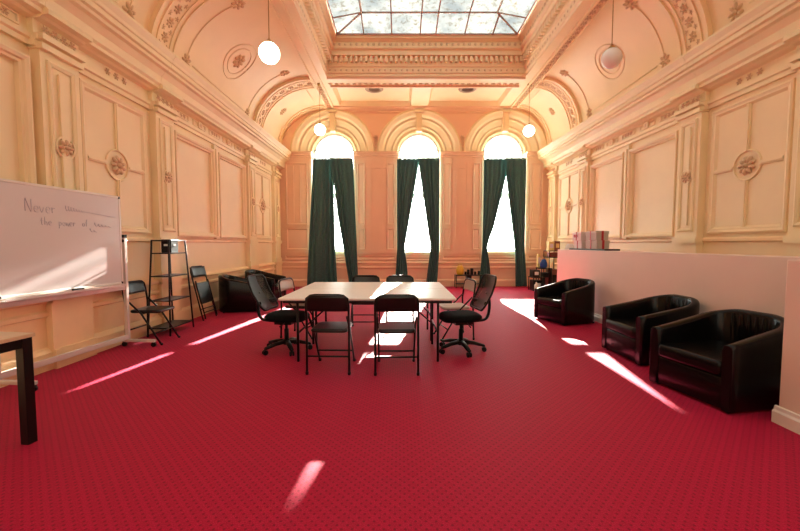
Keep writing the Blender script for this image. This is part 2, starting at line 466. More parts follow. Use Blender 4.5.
# ------------------------------------------------------------------ side walls: pilasters, panels, entablature
NEAR, FARP = -1.45, YB
PIL = [(-1.4, -.93), (.45, .93), (4.05, 4.53), (5.92, 6.39), (9.45, 9.92), (11.42, 11.90)]
WIDE = [(.93, 4.05), (6.39, 9.45)]
NARROW = [(4.53, 5.92), (9.92, 11.42)]
ENT = [(0, 3.40), (.04, 3.40), (.04, 3.455), (.065, 3.47), (.065, 3.515), (.03, 3.53), (.03, 3.665), (.10, 3.68), (.13, 3.70), (.20, 3.71),
       (.20, 3.75), (.23, 3.78), (.24, 3.88), (.30, 3.95), (.35, 3.965), (.36, 4.0), (.40, 4.01), (.40, 4.07), (.42, 4.08), (.43, 4.12),
       (.47, 4.18), (.47, 4.21), (.10, 4.25), (0, 4.25)]
DADO = [(0, .80), (.05, .79), (.10, .76), (.10, .735), (.07, .715), (.06, .64), (.09, .62), (.09, .58), (.055, .56), (.055, .235), (.085, .215), (.11, .185), (.11, 0)]
SILLB = [(0, 1.38), (.035, 1.395), (.035, 1.43), (.02, 1.45), (0, 1.45)]
for side, nm in ((-1, 'left'), (1, 'right')):
    def P(p, y, z, side=side): return ((XL+p) if side < 0 else (XR-p), y, z)
    nx = Vector((-side, 0, 0))
    def bx(b, p0, p1, y0, y1, z0, z1):
        xa, xb = P(p0, 0, 0)[0], P(p1, 0, 0)[0]; b.box(min(xa, xb), max(xa, xb), y0, y1, z0, z1)
    def frame(b, y0, y1, z0, z1, prof):
        b.rings([[P(p, y0+i, z0+i), P(p, y1-i, z0+i), P(p, y1-i, z1-i), P(p, y0+i, z1-i)] for i, p in prof], True, sm=False)
    FR = [(0, 0), (0, .035), (.02, .045), (.045, .03), (.06, .03), (.075, .012), (.085, 0)]
    # entablature, breaking forward over every pilaster
    b = MB(); b.extrude_profile(ENT, P, NEAR, FARP)
    for y0, y1 in PIL:
        y1 = min(y1, YB-.02)
        pr = [(p+(.0 if z in (3.40, 4.25) and p == 0 else (.06 if z < 3.76 else .004)), z) for p, z in ENT]
        rows = [[P(p, y, z) for p, z in pr] for y in (y0-.04, y1+.04)]
        b.rings(rows, False, True, True, sm=False)
    struct(b.build('trim_%d' % (6 if side < 0 else 11), CREAM))
    # dado with skirting
    b = MB(); b.extrude_profile(DADO, P, NEAR, FARP); b.extrude_profile(SILLB, P, NEAR, FARP)
    for y0, y1 in PIL:
        for z0, z1, p in ((0, .21, .15), (.21, .76, .125), (.72, .80, .145)): bx(b, 0, p, y0-.03, y1+.03, z0, z1)
    struct(b.build('baseboard_%s' % nm, OCHRE))
    # pilasters
    b = MB(); o = MB()
    for y0, y1 in PIL:
        w = y1-y0; m = (y0+y1)/2
        bx(b, 0, .11, y0, y1, .80, 3.40)
        bx(b, 0, .135, y0-.02, y1+.02, .80, .92); bx(b, 0, .14, y0-.02, y1+.02, 1.36, 1.45)
        FP = [(0, .11), (0, .13), (.02, .14), (.05, .125), (.055, .112)]
        b.rings([[P(p, y0+.07+i, 1.55+i), P(p, y1-.07-i, 1.55+i), P(p, y1-.07-i, 3.30-i), P(p, y0+.07+i, 3.30-i)] for i, p in FP], True, sm=False)
        bx(b, .09, .135, m-.05, m+.05, 1.65, 3.2)
        bx(b, 0, .16, y0-.02, y1+.02, 3.38, 3.44); bx(b, 0, .18, y0-.03, y1+.03, 3.47, 3.53)
        ring(b, P(.125, m, 2.42), nx, .115, .012); rosette(o, P(.13, m, 2.42), nx, .095)
        for k in range(4):
            rosette(o, P(.115, y0+.075+k*(w-.15)/3, 3.60), nx, .052, 6)
    struct(b.build('trim_%d' % (7 if side < 0 else 12), CREAM))
    # panelled bays
    b2 = MB()
    for y0, y1 in NARROW:
        frame(b2, y0+.10, y1-.10, 1.50, 3.33, [(i*1.2, p) for i, p in FR])
        m = (y0+y1)/2; zc = 2.42
        for (a0, a1) in ((1.585, zc-.20), (zc+.20, 3.245)): bx(b2, 0, .022, m-.03, m+.03, a0, a1); bx(b2, 0, .034, m-.014, m+.014, a0, a1)
        for (a0, a1) in ((y0+.185, m-.20), (m+.20, y1-.185)): bx(b2, 0, .022, a0, a1, zc-.03, zc+.03); bx(b2, 0, .034, a0, a1, zc-.014, zc+.014)
        ring(b2, P(.008, m, zc), nx, .20, .016)
        rosette(o, P(.01, m, zc), nx, .135, 9)
        for k in range(3): rosette(o, P(.035, m+(k-1)*.15, 3.60), nx, .05, 6)
    for y0, y1 in WIDE:
        m = (y0+y1)/2
        for a0, a1 in ((y0+.08, m-.09), (m+.09, y1-.08)):
            frame(b2, a0, a1, 1.48, 3.26, [(0, 0), (0, .085), (.02, .09), (.05, .075), (.06, .05), (.085, .045), (.09, 0)])
        bx(b2, 0, .06, m-.07, m+.07, 1.45, 3.38); bx(b2, 0, .085, m-.035, m+.035, 1.52, 3.30)
        for k in range(5):
            yy = y0+.35+k*(y1-y0-.7)/4
            frame(b2, yy-.22, yy+.22, 3.545, 3.655, [(0, .03), (0, .045), (.015, .05), (.025, .035)])
            if k % 2 == 0:
                for q in range(3): rosette(o, P(.035, yy+(q-1)*.09, 3.60), nx, .04, 6)
            else: bx(b2, .03, .07, yy-.06, yy+.06, 3.54, 3.66); rosette(o, P(.065, yy, 3.60), nx, .045, 6)
    struct(b2.build('trim_%d' % (8 if side < 0 else 13), PANEL))
    struct(o.build('trim_%d' % (9 if side < 0 else 14), GILT))
    # cove: ribs, rosettes and raised outlines
    rb = MB(); orn = MB()
    def strip(y0, y1, off, t0=0., t1=math.pi/2, n=24):
        rows = []
        for k in range(n+1):
            th = lerp(t0, t1, k/n)
            rows.append([cove_pt(side, th, y0, -.02)[0], cove_pt(side, th, y0, off)[0], cove_pt(side, th, y1, off)[0], cove_pt(side, th, y1, -.02)[0]])
        rb.rings(rows, True, True, True, sm=False)
    for y0, y1 in ((.5, 1.1), (5.82, 6.42), (9.87, 10.45)):
        strip(y0, y1, .05); strip(y0-.008, y0+.06, .075); strip(y1-.06, y1+.008, .075); strip(y0+.12, y0+.16, .07); strip(y1-.16, y1-.12, .07)
        for k in range(9):
            th = R(6+k*10.2); p, nn = cove_pt(side, th, (y0+y1)/2, .05); rosette(orn, p, nn, .085, 7)
            for dy in (-.09, .09):
                p, nn = cove_pt(side, th+R(5), (y0+y1)/2+dy, .05); rosette(orn, p, nn, .045, 5)
        zs = ZS
    strip(11.89, YB+.01, .06); strip(11.80, 11.91, .03)
    def line(path, r=.014):
        rb.tube([cove_pt(side, th, y, .004)[0] for th, y in path], r, 6)
    for y0, y1, full in ((6.42, 9.87, True), (1.1, 5.82, True), (10.45, 11.85, False)):
        lo, hi = R(14), R(70); a, c = y0+.40, y1-.40
        if full:
            for yy in (a, c):
                line([(lerp(lo, hi, k/14), yy) for k in range(15)])
                for th in (lo, hi):
                    p, nn = cove_pt(side, th, yy, 0); rosette(orn, p, nn, .13, 7)
            line([(lo, a+.2), (lo, c-.2)])
            m = (a+c)/2; p, nn = cove_pt(side, R(44), m, 0); rosette(orn, p, nn, .17, 8); 
            for rr_ in (.30, .42): line([(R(44)+rr_/1.42*math.sin(math.pi*k/16), m+rr_*math.cos(math.pi*k/16)) for k in range(33)], .012)
        else:
            p, nn = cove_pt(side, R(44), (y0+y1)/2, 0); rosette(orn, p, nn, .13, 8)
            line([(R(10), y0+.2), (R(10), y1-.15)]); line([(R(80), y0+.2), (R(80), y1-.15)])
    # leaf band under the beam beside the skylight well
    x = (CL1 if side < 0 else CR1)
    for dx in (0, .20):
        xx = x + (-side)*dx
        rb.box(min(xx, xx-side*.05), max(xx, xx-side*.05), NEAR, YB-.02, ZS-.05, ZS+.01)
    y = 2.6 if side > 0 else 10.5
    while y < 11.9:
        c = Vector((x-side*.125, y, ZS-.005)); rosette(orn, c, (0, 0, -1), .075, 6); y += .17
    struct(rb.build('trim_%d' % (10 if side < 0 else 15), CEILP))
    struct(orn.build('trim_%d' % (16 if side < 0 else 17), GILT))

# window wall: dado, impost band, pier panels
def back_trim():
    b = MB()
    def Pb(p, x, z): return (x, YB-p, z)
    b.extrude_profile([(p*.8, z) for p, z in DADO], Pb, XL+.1, XR-.1)
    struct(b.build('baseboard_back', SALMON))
    b = MB()
    IMP = [(0, 4.06), (.02, 4.07), (.02, 4.11), (.05, 4.13), (.05, 4.17), (.09, 4.20), (.09, 4.23), (.04, 4.25), (0, 4.25)]
    piers = [(XL+.11, WX[0]-RW), (WX[0]+RW, WX[1]-RW), (WX[1]+RW, WX[2]-RW), (WX[2]+RW, XR-.10)]
    FR = [(0, 0), (0, .03), (.02, .035), (.04, .022), (.05, 0)]
    def frame(x0, x1, z0, z1):
        b.rings([[Pb(p, x0+i, z0+i), Pb(p, x1-i, z0+i), Pb(p, x1-i, z1-i), Pb(p, x0+i, z1-i)] for i, p in FR], True, sm=False)
    for k, (x0, x1) in enumerate(piers):
        rows = [[Pb(p, x, z) for p, z in IMP] for x in (x0, x1)]
        b.rings(rows, False, True, True, sm=False)
        w = x1-x0; m = (x0+x1)/2
        # window architraves
        if k > 0: b.box(x0, x0+.075, YB-.04, YB, 1.12, 4.06)
        if k < 3: b.box(x1-.075, x1, YB-.04, YB, 1.12, 4.06)
        a, c = (x0+.14, x1-.14)
        if w > 1.2:
            b.box(m-.30, m+.30, YB-.035, YB, 1.12, 4.06); frame_c = (m-.24, m+.24)
            b.box(m-.20, m-.14, YB-.06, YB-.03, 1.5, 3.9); b.box(m+.14, m+.20, YB-.06, YB-.03, 1.5, 3.9)
            frame(x0+.11, m-.34, 1.95, 3.9); frame(m+.34, x1-.11, 1.95, 3.9)
            frame(x0+.11, m-.34, 1.16, 1.85); frame(m+.34, x1-.11, 1.16, 1.85)
            b.box(m-.33, m+.33, YB-.055, YB, 3.72, 3.80)
        else:
            frame(a, c, 1.95, 3.9); frame(a, c, 1.16, 1.85)
            b.box(m-.12, m-.09, YB-.03, YB, 2.05, 3.8); b.box(m+.09, m+.12, YB-.03, YB, 2.05, 3.8)
        b.box(x0, x1, YB-.045, YB, 1.86, 1.93); b.box(x0, x1, YB-.05, YB, 1.04, 1.12)
        frame(x0+.08, x1-.08, .84, 1.0)
    for w in WX: frame(w-RW, w+RW, .82, .94)
    # moulding at the top of the wall, under the coffers
    TOP = [(0, 5.42), (.03, 5.44), (.03, 5.48), (.07, 5.52), (.12, 5.56), (.12, 5.60)]
    b.extrude_profile(TOP, Pb, CL1, CR1)
    b.box(-1.87, 3.2, 10.40, 10.46, ZS-.05, ZS); b.box(-1.87, 3.2, 9.88, 9.94, ZS-.05, ZS)
    struct(b.build('trim_18', SALMON))
    o = MB()
    x = -1.85
    while x < 3.2: rosette(o, (x, 10.28, ZS-.005), (0, 0, -1), .06, 5); x += .16
    for xm in ((WX[0]+WX[1])/2, (WX[1]+WX[2])/2):          # drop ornament between neighbouring arches
        for k in range(4): rosette(o, (xm, YB-.01, 4.36+k*.11), (0, -1, 0), .03+.018*k, 6)
    struct(o.build('trim_19', GILT))
back_trim()

# ------------------------------------------------------------------ partition on the right
ZP = 1.235
def partition():
    b = MB()
    b.box(3.45, 3.72, 2.79, 8.28, 0, ZP); b.box(2.86, 3.72, YF, 2.79, 0, ZP)
    struct(b.build('wall_partition', PARTN, bevel=.008))
    t = MB()
    SK = [(0, .13), (.012, .125), (.015, .10), (.028, .085), (.028, 0)]
    t.rings([[(3.45-p, y, z) for p, z in SK] for y in (2.79, 8.28)], False, sm=False)
    t.rings([[(2.86-p, y, z) for p, z in SK] for y in (YF+.01, 2.81)], False, True, True, sm=False)
    t.rings([[(x, 2.79+p, z) for p, z in SK] for x in (2.84, 3.45)], False, sm=False)
    struct(t.build('baseboard_partition', WHITE))
partition()

# ------------------------------------------------------------------ curtains
def px_x(px): return (px-400)*.0310
def curtain(label, outer, inner, folds, y=11.93, seed=0):
    # outer / inner: [(z, image-free x in metres)] edges of the hanging cloth
    rnd = random.Random(seed); nu, nz = folds*10, 44
    rows = []
    ph = [rnd.uniform(-.5, .5) for _ in range(folds+1)]
    for j in range(nz+1):
        z = lerp(.025, 3.98, j/nz)
        a, c = interp(outer, z), interp(inner, z)
        row = []
        for i in range(nu+1):
            u = i/nu
            u2 = u+.012*math.sin(2*math.pi*u*3+ph[0]*4+z*.5)
            amp = .034*(.7+.5*math.sin(u*7+ph[1]*6))*lerp(1.15, .8, j/nz)
            yy = y+amp*math.sin(2*math.pi*folds*u+.35*math.sin(z*1.3+ph[2]*5))
            if j > nz-3: yy = y+amp*.7*math.sin(2*math.pi*folds*u)
            row.append((lerp(a, c, u2), yy, z))
        rows.append(row)
    b = MB(); b.rings(rows, False)
    o = b.build('curtain', GREEN, solid=.008); tag(o, label, 'curtain', None); return o
def X3(l): return [(z, px_x(p)) for z, p in l]
curtain('dark green curtain on the left of the left window, hanging straight to the floor', X3([(0, 305.4), (1.3, 308), (3, 311.5), (4.1, 313)]), X3([(0, 336.5), (1.3, 334.5), (3.6, 333.2), (4.1, 333.5)]), 6, 11.87, 1)
curtain('dark green curtain on the right side of the left arched window, narrow and pulled aside', X3([(0, 358), (1.3, 356.5), (3, 354.5), (4.1, 353)]), X3([(0, 349.5), (.7, 346), (1.3, 343), (2.3, 337.5), (3.15, 334.5), (3.32, 332), (4.1, 330.5)]), 5, 11.78, 2)
curtain('dark green curtain on the left side of the middle arched window, gathered at sill height', X3([(0, 395), (1.2, 397.3), (4.1, 396.8)]), X3([(0, 409), (.7, 407), (1.25, 404.5), (1.6, 406.5), (3.6, 417.4), (3.87, 418.8), (4.1, 419.6)]), 5, 11.87, 3)
curtain('dark green curtain on the right side of the middle arched window, gathered at sill height', X3([(0, 437), (1.2, 439.5), (4.1, 439.7)]), X3([(0, 426), (.7, 428.5), (1.25, 431), (1.6, 429), (3.6, 419.6), (3.87, 418.5), (4.1, 417.8)]), 5, 11.78, 4)
curtain('dark green curtain on the left of the right window, above the right office chair', X3([(0, 480.5), (1.2, 483.5), (4.1, 483.8)]), X3([(0, 493), (.7, 491), (1.25, 487.8), (1.6, 491), (1.85, 494), (3.1, 503.5), (3.5, 506.3), (4.1, 506.5)]), 5, 11.87, 5)
curtain('dark green curtain on the right side of the right arched window, nearest the right wall', X3([(0, 528.5), (1.2, 525.5), (4.1, 525.3)]), X3([(0, 517), (.7, 516.5), (1.25, 515.5), (1.6, 514), (3.1, 507), (3.5, 505.4), (4.1, 505.2)]), 5, 11.78, 6)
for w, nmw in zip(WX, ('left', 'middle', 'right')):
    t = thing('curtain_rail', 'slim pale curtain rail across the top of the %s arched window' % nmw, 'curtain rail', (w, 11.83, 3.985), 0, 'curtain rails')
    MB().box(-.62, .62, -.05, .05, 0, .02).build('rail', WHITE, t)
    for sx in (-1, 1): MB().box(sx*.6-.015, sx*.6+.015, -.02, .21, .0, .028).build('bracket', WHITE, t)

# ------------------------------------------------------------------ pendant lamps
def pendant(label, c, z, on, r=.150):
    t = thing('pendant_lamp', label, 'lamp', (c[0], c[1], ZS), 0, 'opal globe pendants')
    L = ZS-z
    MB().lathe([(.012, -.05), (.05, -.045), (.06, -.02), (.06, 0)], n=16).build('ceiling_rose', BRASS, t)
    MB().tube([(0, 0, -.03), (0, 0, -L+r+.03)], .007, 6).build('cord', BRASS, t)
    MB().lathe([(.05, -L+r-.015), (.055, -L+r+.005), (.03, -L+r+.03), (.012, -L+r+.06)], n=16).build('gallery', BRASS, t)
    g = MB(); prof = [(max(.002, r*math.sin(math.pi*k/16)), -L-r*math.cos(math.pi*k/16)) for k in range(17)]
    g.lathe(prof, n=28); g.build('globe_shade', GLOBE_ON if on else GLOBE_OFF, t)
    return t
pendant('white globe pendant hanging nearest on the left, glowing against the cove', (-1.93, 5.75), 4.165, True)
pendant('pinkish unlit globe pendant hanging nearest on the right, beside the skylight', (3.29, 6.05), 4.235, False)
pendant('small far globe pendant in front of the left window arch', (-2.14, 10.3), 4.40, True)
pendant('small far globe pendant to the right of the right window arch', (3.45, 10.3), 4.37, True)

# ceiling vents
for cx, s_ in ((-.73, 'left'), (1.91, 'right')):
    t = thing('ceiling_vent', 'round brown vent grille in the %s ceiling coffer above the windows' % s_, 'vent', (cx, 10.95, ZS+.13), 0, 'ceiling vents')
    MB().lathe([(.16, 0), (.16, -.02), (.20, -.035), (.25, -.02), (.26, 0)], n=32, cap0=False, cap1=False).build('vent_frame', VENTD, t)
    g = MB()
    for k in range(-4, 5):
        hw = math.sqrt(max(0, .165**2-(k*.035)**2)); g.box(-hw, hw, k*.035-.008, k*.035+.008, -.02, -.004)
    g.lathe([(.002, -.002), (.165, -.002)], n=32, cap0=False, cap1=False)
    g.build('grille', plain('vent_dark', (.22, .14, .09), .7) if cx < 0 else bpy.data.materials['vent_dark'], t)

# ------------------------------------------------------------------ trestle tables
def table(label, x0, x1, y0, y1, z=.745):
    cx, cy = (x0+x1)/2, (y0+y1)/2; hx, hy = (x1-x0)/2, (y1-y0)/2
    t = thing('folding_table', label, 'table', (cx, cy, 0), 0, 'white folding tables')
    tp = MB(); tp.rbox(-hx, hx, -hy, hy, z-.032, z, .025, 4); tp.build('tabletop', TABLETOP, t)
    for ya in (-hy+.03, hy-.05): MB().box(-hx+.05, hx-.05, ya, ya+.02, z-.062, z-.032).build('apron_rail', BLACKM, t)
    for sx in (-1, 1):
        for sy in (-1, 1):
            MB().tube([(sx*(hx-.20), sy*(hy-.09), z-.035), (sx*(hx-.20), sy*(hy-.09), .0)], .015, 10).build('leg', BLACKM, t)
        for zz in (.33, z-.05): MB().tube([(sx*(hx-.20), -hy+.09, zz), (sx*(hx-.20), hy-.09, zz)], .0115, 8).build('leg_crossbar', BLACKM, t)
        MB().tube([(sx*(hx-.20), 0, .33), (sx*(hx-.62), 0, z-.04)], .009, 8).build('folding_brace', BLACKM, t)
    return t
table('white folding table nearest the camera, with two chairs along its near edge', -1.37, .635, 4.19, 5.125)
table('white folding table pushed up behind the near one, closer to the windows', -1.37, .635, 5.13, 6.0)

# ------------------------------------------------------------------ folding chairs
def folding_chair(label, loc, rz, seatm=VINYL, backm=VINYL, group='folding chairs'):
    t = thing('folding_chair', label, 'chair', loc, rz, group)
    hw = .22
    fr = MB()
    arch = [(-hw, -.205, .0), (-hw, -.195, .30), (-hw, -.19, .55), (-hw, -.215, .72)]
    top = [(-hw+.01, -.228, .795), (-hw+.05, -.232, .825), (-hw+.10, -.234, .832)]
    mir = [(-x, y, z) for x, y, z in (arch+top)[::-1]]
    fr.tube(arch+top+mir, .0125, 10)
    fr.build('back_frame', BLACKM, t)
    bp = MB(); n = 14; rows = []
    for j in range(7):
        z = .668+.162*j/6; row = []
        wsc = 1 if j < 4 else (1-.02*(j-3)**2)
        for i in range(n+1):
            u = -1+2*i/n
            row.append((u*(hw-.004)*wsc, -.205-.17*(z-.62)-.02*(1-u*u), z))
        rows.append(row)
    bp.rings(rows, False); bp.build('backrest', backm, t, solid=.026)
    st = MB(); st.rbox(-.195, .195, -.17, .235, .425, .468, .05, 5); st.build('seat', seatm, t)
    for sx in (-1, 1):
        MB().tube([(sx*(hw-.022), -.185, .60), (sx*(hw-.022), .0, .42), (sx*(hw-.02), .26, .0)], .0115, 10).build('leg', BLACKM, t)
    for a, z, q in ((-hw, .19, -.2), (-hw+.02, .15, .165), (-hw+.02, .415, 0.)):
        MB().tube([(a, q, z), (-a, q, z)], .0095, 8).build('crossbar', BLACKM, t)
    for sx in (-1, 1):
        MB().lathe([(.016, 0), (.017, .03)], (sx*hw, -.205, 0), 10).build('rubber_foot', BLACKP, t)
        MB().lathe([(.016, 0), (.017, .025)], (sx*(hw-.02), .26, 0), 10).build('rubber_foot', BLACKP, t)
    return t
fc0 = folding_chair('black folding chair at the near table edge, left of the two facing away', (-.737, 4.045, 0), R(-2), VINYL, VINYL)
copy_tree(fc0, 'black folding chair at the near table edge, right of the two facing away', (-.037, 4.02, 0), R(1))
copy_tree(fc0, 'black folding chair on the window side of the tables, left one of two', (-.555, 5.93, 0), R(180))
copy_tree(fc0, 'black folding chair on the window side of the tables, right one of two', (.0, 5.93, 0), R(180))
folding_chair('folding chair at the left end of the far table, glint painted on its back', (-1.47, 5.55, 0), R(-100), VINYL, BEIGEV_GLINT)  # pale backrest colour stands in for a reflected glint
folding_chair('pale-backed folding chair at the right end of the far table', (.80, 5.45, 0), R(100), BEIGEV_GLINT, BEIGEV_GLINT)
copy_tree(fc0, 'black folding chair standing open beside the whiteboard, its back to the left wall', (-3.45, 5.19, 0), R(-90))
def folded_chair():
    t = thing('folding_chair', 'black folding chair folded flat and leaning on the left wall beyond the ladder shelf', 'chair', (-3.45, 6.80, 0), R(-92), 'folding chairs')
    hw = .22; k = .30/.80
    def Q(x, d, z): return (x, -z*.235-d, z)      # leans back towards the wall
    fr = MB()
    a = [Q(-hw, 0, 0), Q(-hw, 0, .5), Q(-hw, 0, .86), Q(-hw+.02, 0, .915), Q(-hw+.07, 0, .945)]
    fr.tube(a+[(-p[0], p[1], p[2]) for p in a[::-1]], .0125, 10); fr.build('back_frame', BLACKM, t)
    bp = MB(); rows = []
    for j in range(6):
        z = .76+.18*j/5; rows.append([Q((-1+2*i/12)*(hw-.005), -.008+.02*(1-(-1+2*i/12)**2), z) for i in range(13)])
    bp.rings(rows, False); bp.build('backrest', VINYL, t, solid=.026)
    st = MB(); rows = []
    for d in (-.035, .0):
        for ins in ((.02, 0) if d < 0 else (0, .02)):
            rows.append([Q(sx*(.185-ins), d, z) for sx, z in ((-1, .29+ins), (1, .29+ins), (1, .66-ins), (-1, .66-ins))])
    st.rings(rows, True, True, True, sm=False); st.build('seat', VINYL, t, bevel=.01)
    for sx in (-1, 1): MB().tube([Q(sx*.195, -.03, .70), Q(sx*.195, -.035, .03)], .0115, 10).build('leg', BLACKM, t)
    MB().tube([Q(-.2, -.03, .14), Q(.2, -.03, .14)], .009, 8).build('crossbar', BLACKM, t); MB().tube([Q(-hw, 0, .2), Q(hw, 0, .2)], .009, 8).build('crossbar', BLACKM, t)
folded_chair()

# ------------------------------------------------------------------ office chairs
def office_chair(label, loc, rz, lean=.2):
    t = thing('office_chair', label, 'chair', loc, rz, 'office chairs')
    sb = MB()
    for k in range(5):
        a = R(90+72*k+18); d = Vector((math.cos(a), math.sin(a), 0))
        sb.tube([d*.03+Vector((0, 0, .115)), d*.16+Vector((0, 0, .105)), d*.29+Vector((0, 0, .075))], [.040, .033, .024], 8, flat=.75)
    sb.lathe([(.045, .08), (.05, .10), (.045, .14), (.03, .15)], n=16); sb.build('star_base', BLACKP, t)
    for k in range(5):
        a = R(90+72*k+18); d = Vector((math.cos(a), math.sin(a), 0)); tn = Vector((-d.y, d.x, 0))
        c = MB()
        for s_ in (-1, 1):
            cc = d*.29+tn*s_*.016+Vector((0, 0, .03))
            rows = []
            for w in (-.009, .009):
                rows.append([cc+tn*w+d*.03*math.cos(2*math.pi*q/14)+Vector((0, 0, .03*math.sin(2*math.pi*q/14))) for q in range(14)])
            c.rings(rows, True, True, True)
        c.tube([d*.29+Vector((0, 0, .035)), d*.29+Vector((0, 0, .085))], .011, 8)
        c.build('caster', BLACKP, t)
    MB().lathe([(.028, .14), (.028, .28), (.018, .28), (.018, .37)], n=16).build('gas_column', BLACKP, t)
    me = MB(); me.box(-.09, .09, -.12, .10, .345, .41); me.tube([(.08, .02, .37), (.22, .03, .36), (.25, .03, .355)], .008, 8); me.tube([(-.08, -.05, .37), (-.2, -.05, .34)], .008, 8)
    me.build('tilt_mechanism', BLACKP, t, bevel=.006)
    # seat cushion
    s_ = MB(); rows = []; n = 32
    for (ins, z) in ((.04, .405), (.01, .412), (0, .43), (.0, .452), (.02, .472), (.06, .482), (.14, .482)):
        row = []
        for k in range(n):
            a = 2*math.pi*k/n; ca, sa = math.cos(a), math.sin(a)
            ex = .55
            x = (.255-ins)*math.copysign(abs(ca)**ex, ca); y = .02+(.245-ins)*math.copysign(abs(sa)**ex, sa)
            row.append((x, y, z-.02*max(0, (y-.12)/.14)**2+.012*max(0, (-y)/.2)))
        rows.append(row)
    s_.rings(rows, True, True, True); s_.build('seat', FABRIC, t)
    # upright behind the seat
    up = MB(); up.tube(smooth_path([(0, -.06, .375), (0, -.22, .375), (0, -.335, .40), (0, -.375, .50), (0, -.375, .64), (0, -.215-lean*.5-.03, .74)]), .03, 10, flat=.55)
    up.build('back_support', BLACKP, t)
    # mesh back
    def bk(u, v):          # u -1..1, v 0..1
        z = .53+.42*v
        hwid = .208+.008*math.sin(v*math.pi)-.006*(v**3)
        y = -.185-lean*v-.03*math.sin(v*math.pi)+.03*u*u
        return (u*hwid, y-.03, z)
    fr = MB(); loop = []
    def rr(a):
        ca, sa = math.cos(a), math.sin(a); e = .28
        return math.copysign(abs(ca)**e, ca), (math.copysign(abs(sa)**e, sa)+1)/2
    loop = [bk(*rr(2*math.pi*k/48)) for k in range(49)]
    f_ = fr.tube(loop, .013, 8, cap=False); bf = fr.build('back_frame', BLACKP, t)
    nt = MB(); rows = []
    for j in range(13):
        row = []
        for i in range(13):
            u, v = -1+2*i/12, j/12
            # keep inside the rounded outline
            lim = 1-.06*max(0, (abs(v-.5)*2-.8)/.2)**2
            row.append(bk(u*.985*lim, .01+.98*v))
        rows.append(row)
    nt.rings(rows, False); nt.build('mesh_back', NET, t)
    lm = MB(); lm.tube([(-.19, -.205-lean*.2, .62), (-.1, -.25-lean*.2, .61), (0, -.265-lean*.2, .61), (.1, -.25-lean*.2, .61), (.19, -.205-lean*.2, .62)], .016, 8, flat=1.6); lm.build('lumbar_bar', BLACKP, t)
    return t
office_chair('black mesh-backed office chair on casters at the left end of the near table', (-1.44, 4.74, 0), R(-98), .22)
office_chair('black mesh-backed office chair on casters at the right end of the near table', (.77, 4.72, 0), R(101), .19)

# ------------------------------------------------------------------ tub armchairs
def tub_chair(label, loc, rz, W=.76, D=.80):
    t = thing('tub_armchair', label, 'armchair', loc, rz, 'black tub armchairs')
    # U-shaped wall in plan: runs from the left arm front, round the back, to the right arm front
    th = .08; hw = W/2; yb = -D/2; yf = D/2; rad = .27
    path = []
    for k in range(9): path.append((-hw, lerp(yf-.015, yb+rad, k/8), 'l'))
    for k in range(1, 10): a = R(180+90*k/10); path.append((-hw+rad+rad*math.cos(a), yb+rad+rad*math.sin(a), 'b'))
    for k in range(6): path.append((lerp(-hw+rad, hw-rad, k/5), yb, 'b'))
    for k in range(1, 10): a = R(270+90*k/10); path.append((hw-rad+rad*math.cos(a), yb+rad+rad*math.sin(a), 'b'))
    for k in range(9): path.append((hw, lerp(yb+rad, yf-.015, k/8), 'r'))
    P2 = [Vector((p[0], p[1], 0)) for p in path]
    rows = []; N_ = len(P2)
    for i, p in enumerate(P2):
        tg = (P2[min(i+1, N_-1)]-P2[max(i-1, 0)]).normalized()
        inn = Vector((-tg.y, tg.x, 0))              # inward
        s_ = (p.y-yb)/(yf-yb)                       # 0 back .. 1 front
        top = lerp(.735, .545, min(1, max(0, s_))**.8)
        thk = th+.03*math.sin(math.pi*min(1, 1-s_))*.6
        e = .028
        prof = [(.012, .012), (0, .03), (0, top-e), (e*.3, top-e*.3), (e, top), (thk-e, top), (thk-e*.3, top-e*.3), (thk, top-e), (thk, .30), (thk-.01, .02)]
        rows.append([p+inn*d+Vector((0, 0, z)) for d, z in prof])
    b = MB(); b.rings(rows, True, True, True); b.build('shell', LEATHER, t, bevel=0)
    # front panel below the seat, seat cushion
    f = MB(); f.rbox(-hw+th-.005, hw-th+.005, yb+.12, yf-.022, .018, .285, .03, 4); f.build('front_panel', LEATHER, t)
    s_ = MB(); s_.rbox(-hw+th+.004, hw-th-.004, yb+th+.03, yf+.004, .285, .41, .05, 6); s_.build('seat_cushion', LEATHER, t)
    # piping along the arm fronts and gathered tucks inside the back
    for sx in (-1, 1):
        pp = MB(); pp.tube([(sx*(hw-.004), yf-.017, .06), (sx*(hw-.004), yf-.017, .525), (sx*(hw-.03), yf-.019, .545), (sx*(hw-th+.03), yf-.019, .545), (sx*(hw-th+.004), yf-.017, .525), (sx*(hw-th+.004), yf-.017, .42)], .005, 6)
        pp.build('piping', LEATHER, t)
    for k in range(6):
        tk = MB()
        x = -.15+.30*k/5; y = yb+th+.020+.05*(abs(x)/.17)**2*.5
        tk.tube([(x, y, .44), (x*1.02, y+.003, .58), (x*1.05, y-.01, .70)], [.003, .0075, .004], 6)
        tk.build('pleat', LEATHER, t)
    for x in (-hw+.06, hw-.06):
        for y in (yb+.12, yf-.07): MB().lathe([(.02, 0), (.024, .025)], (x, y, 0), 10).build('foot', BLACKP, t)
    return t
tc0 = tub_chair('black leather tub armchair nearest the camera, against the pale partition', (2.895, 3.34, 0), R(90+11))
copy_tree(tc0, 'black leather tub armchair in the middle of the three along the partition', (3.01, 4.47, 0), R(90+1))
copy_tree(tc0, 'black leather tub armchair farthest of the three along the partition, near the gift boxes', (2.93, 6.60, 0), R(90+19))
copy_tree(tc0, 'black leather tub armchair by the left wall, nearer of the two there', (-3.26, 7.72, 0), R(-90+14))
copy_tree(tc0, 'black leather tub armchair in the far left corner, partly hidden by a nearer one', (-3.26, 9.05, 0), R(-90-4))

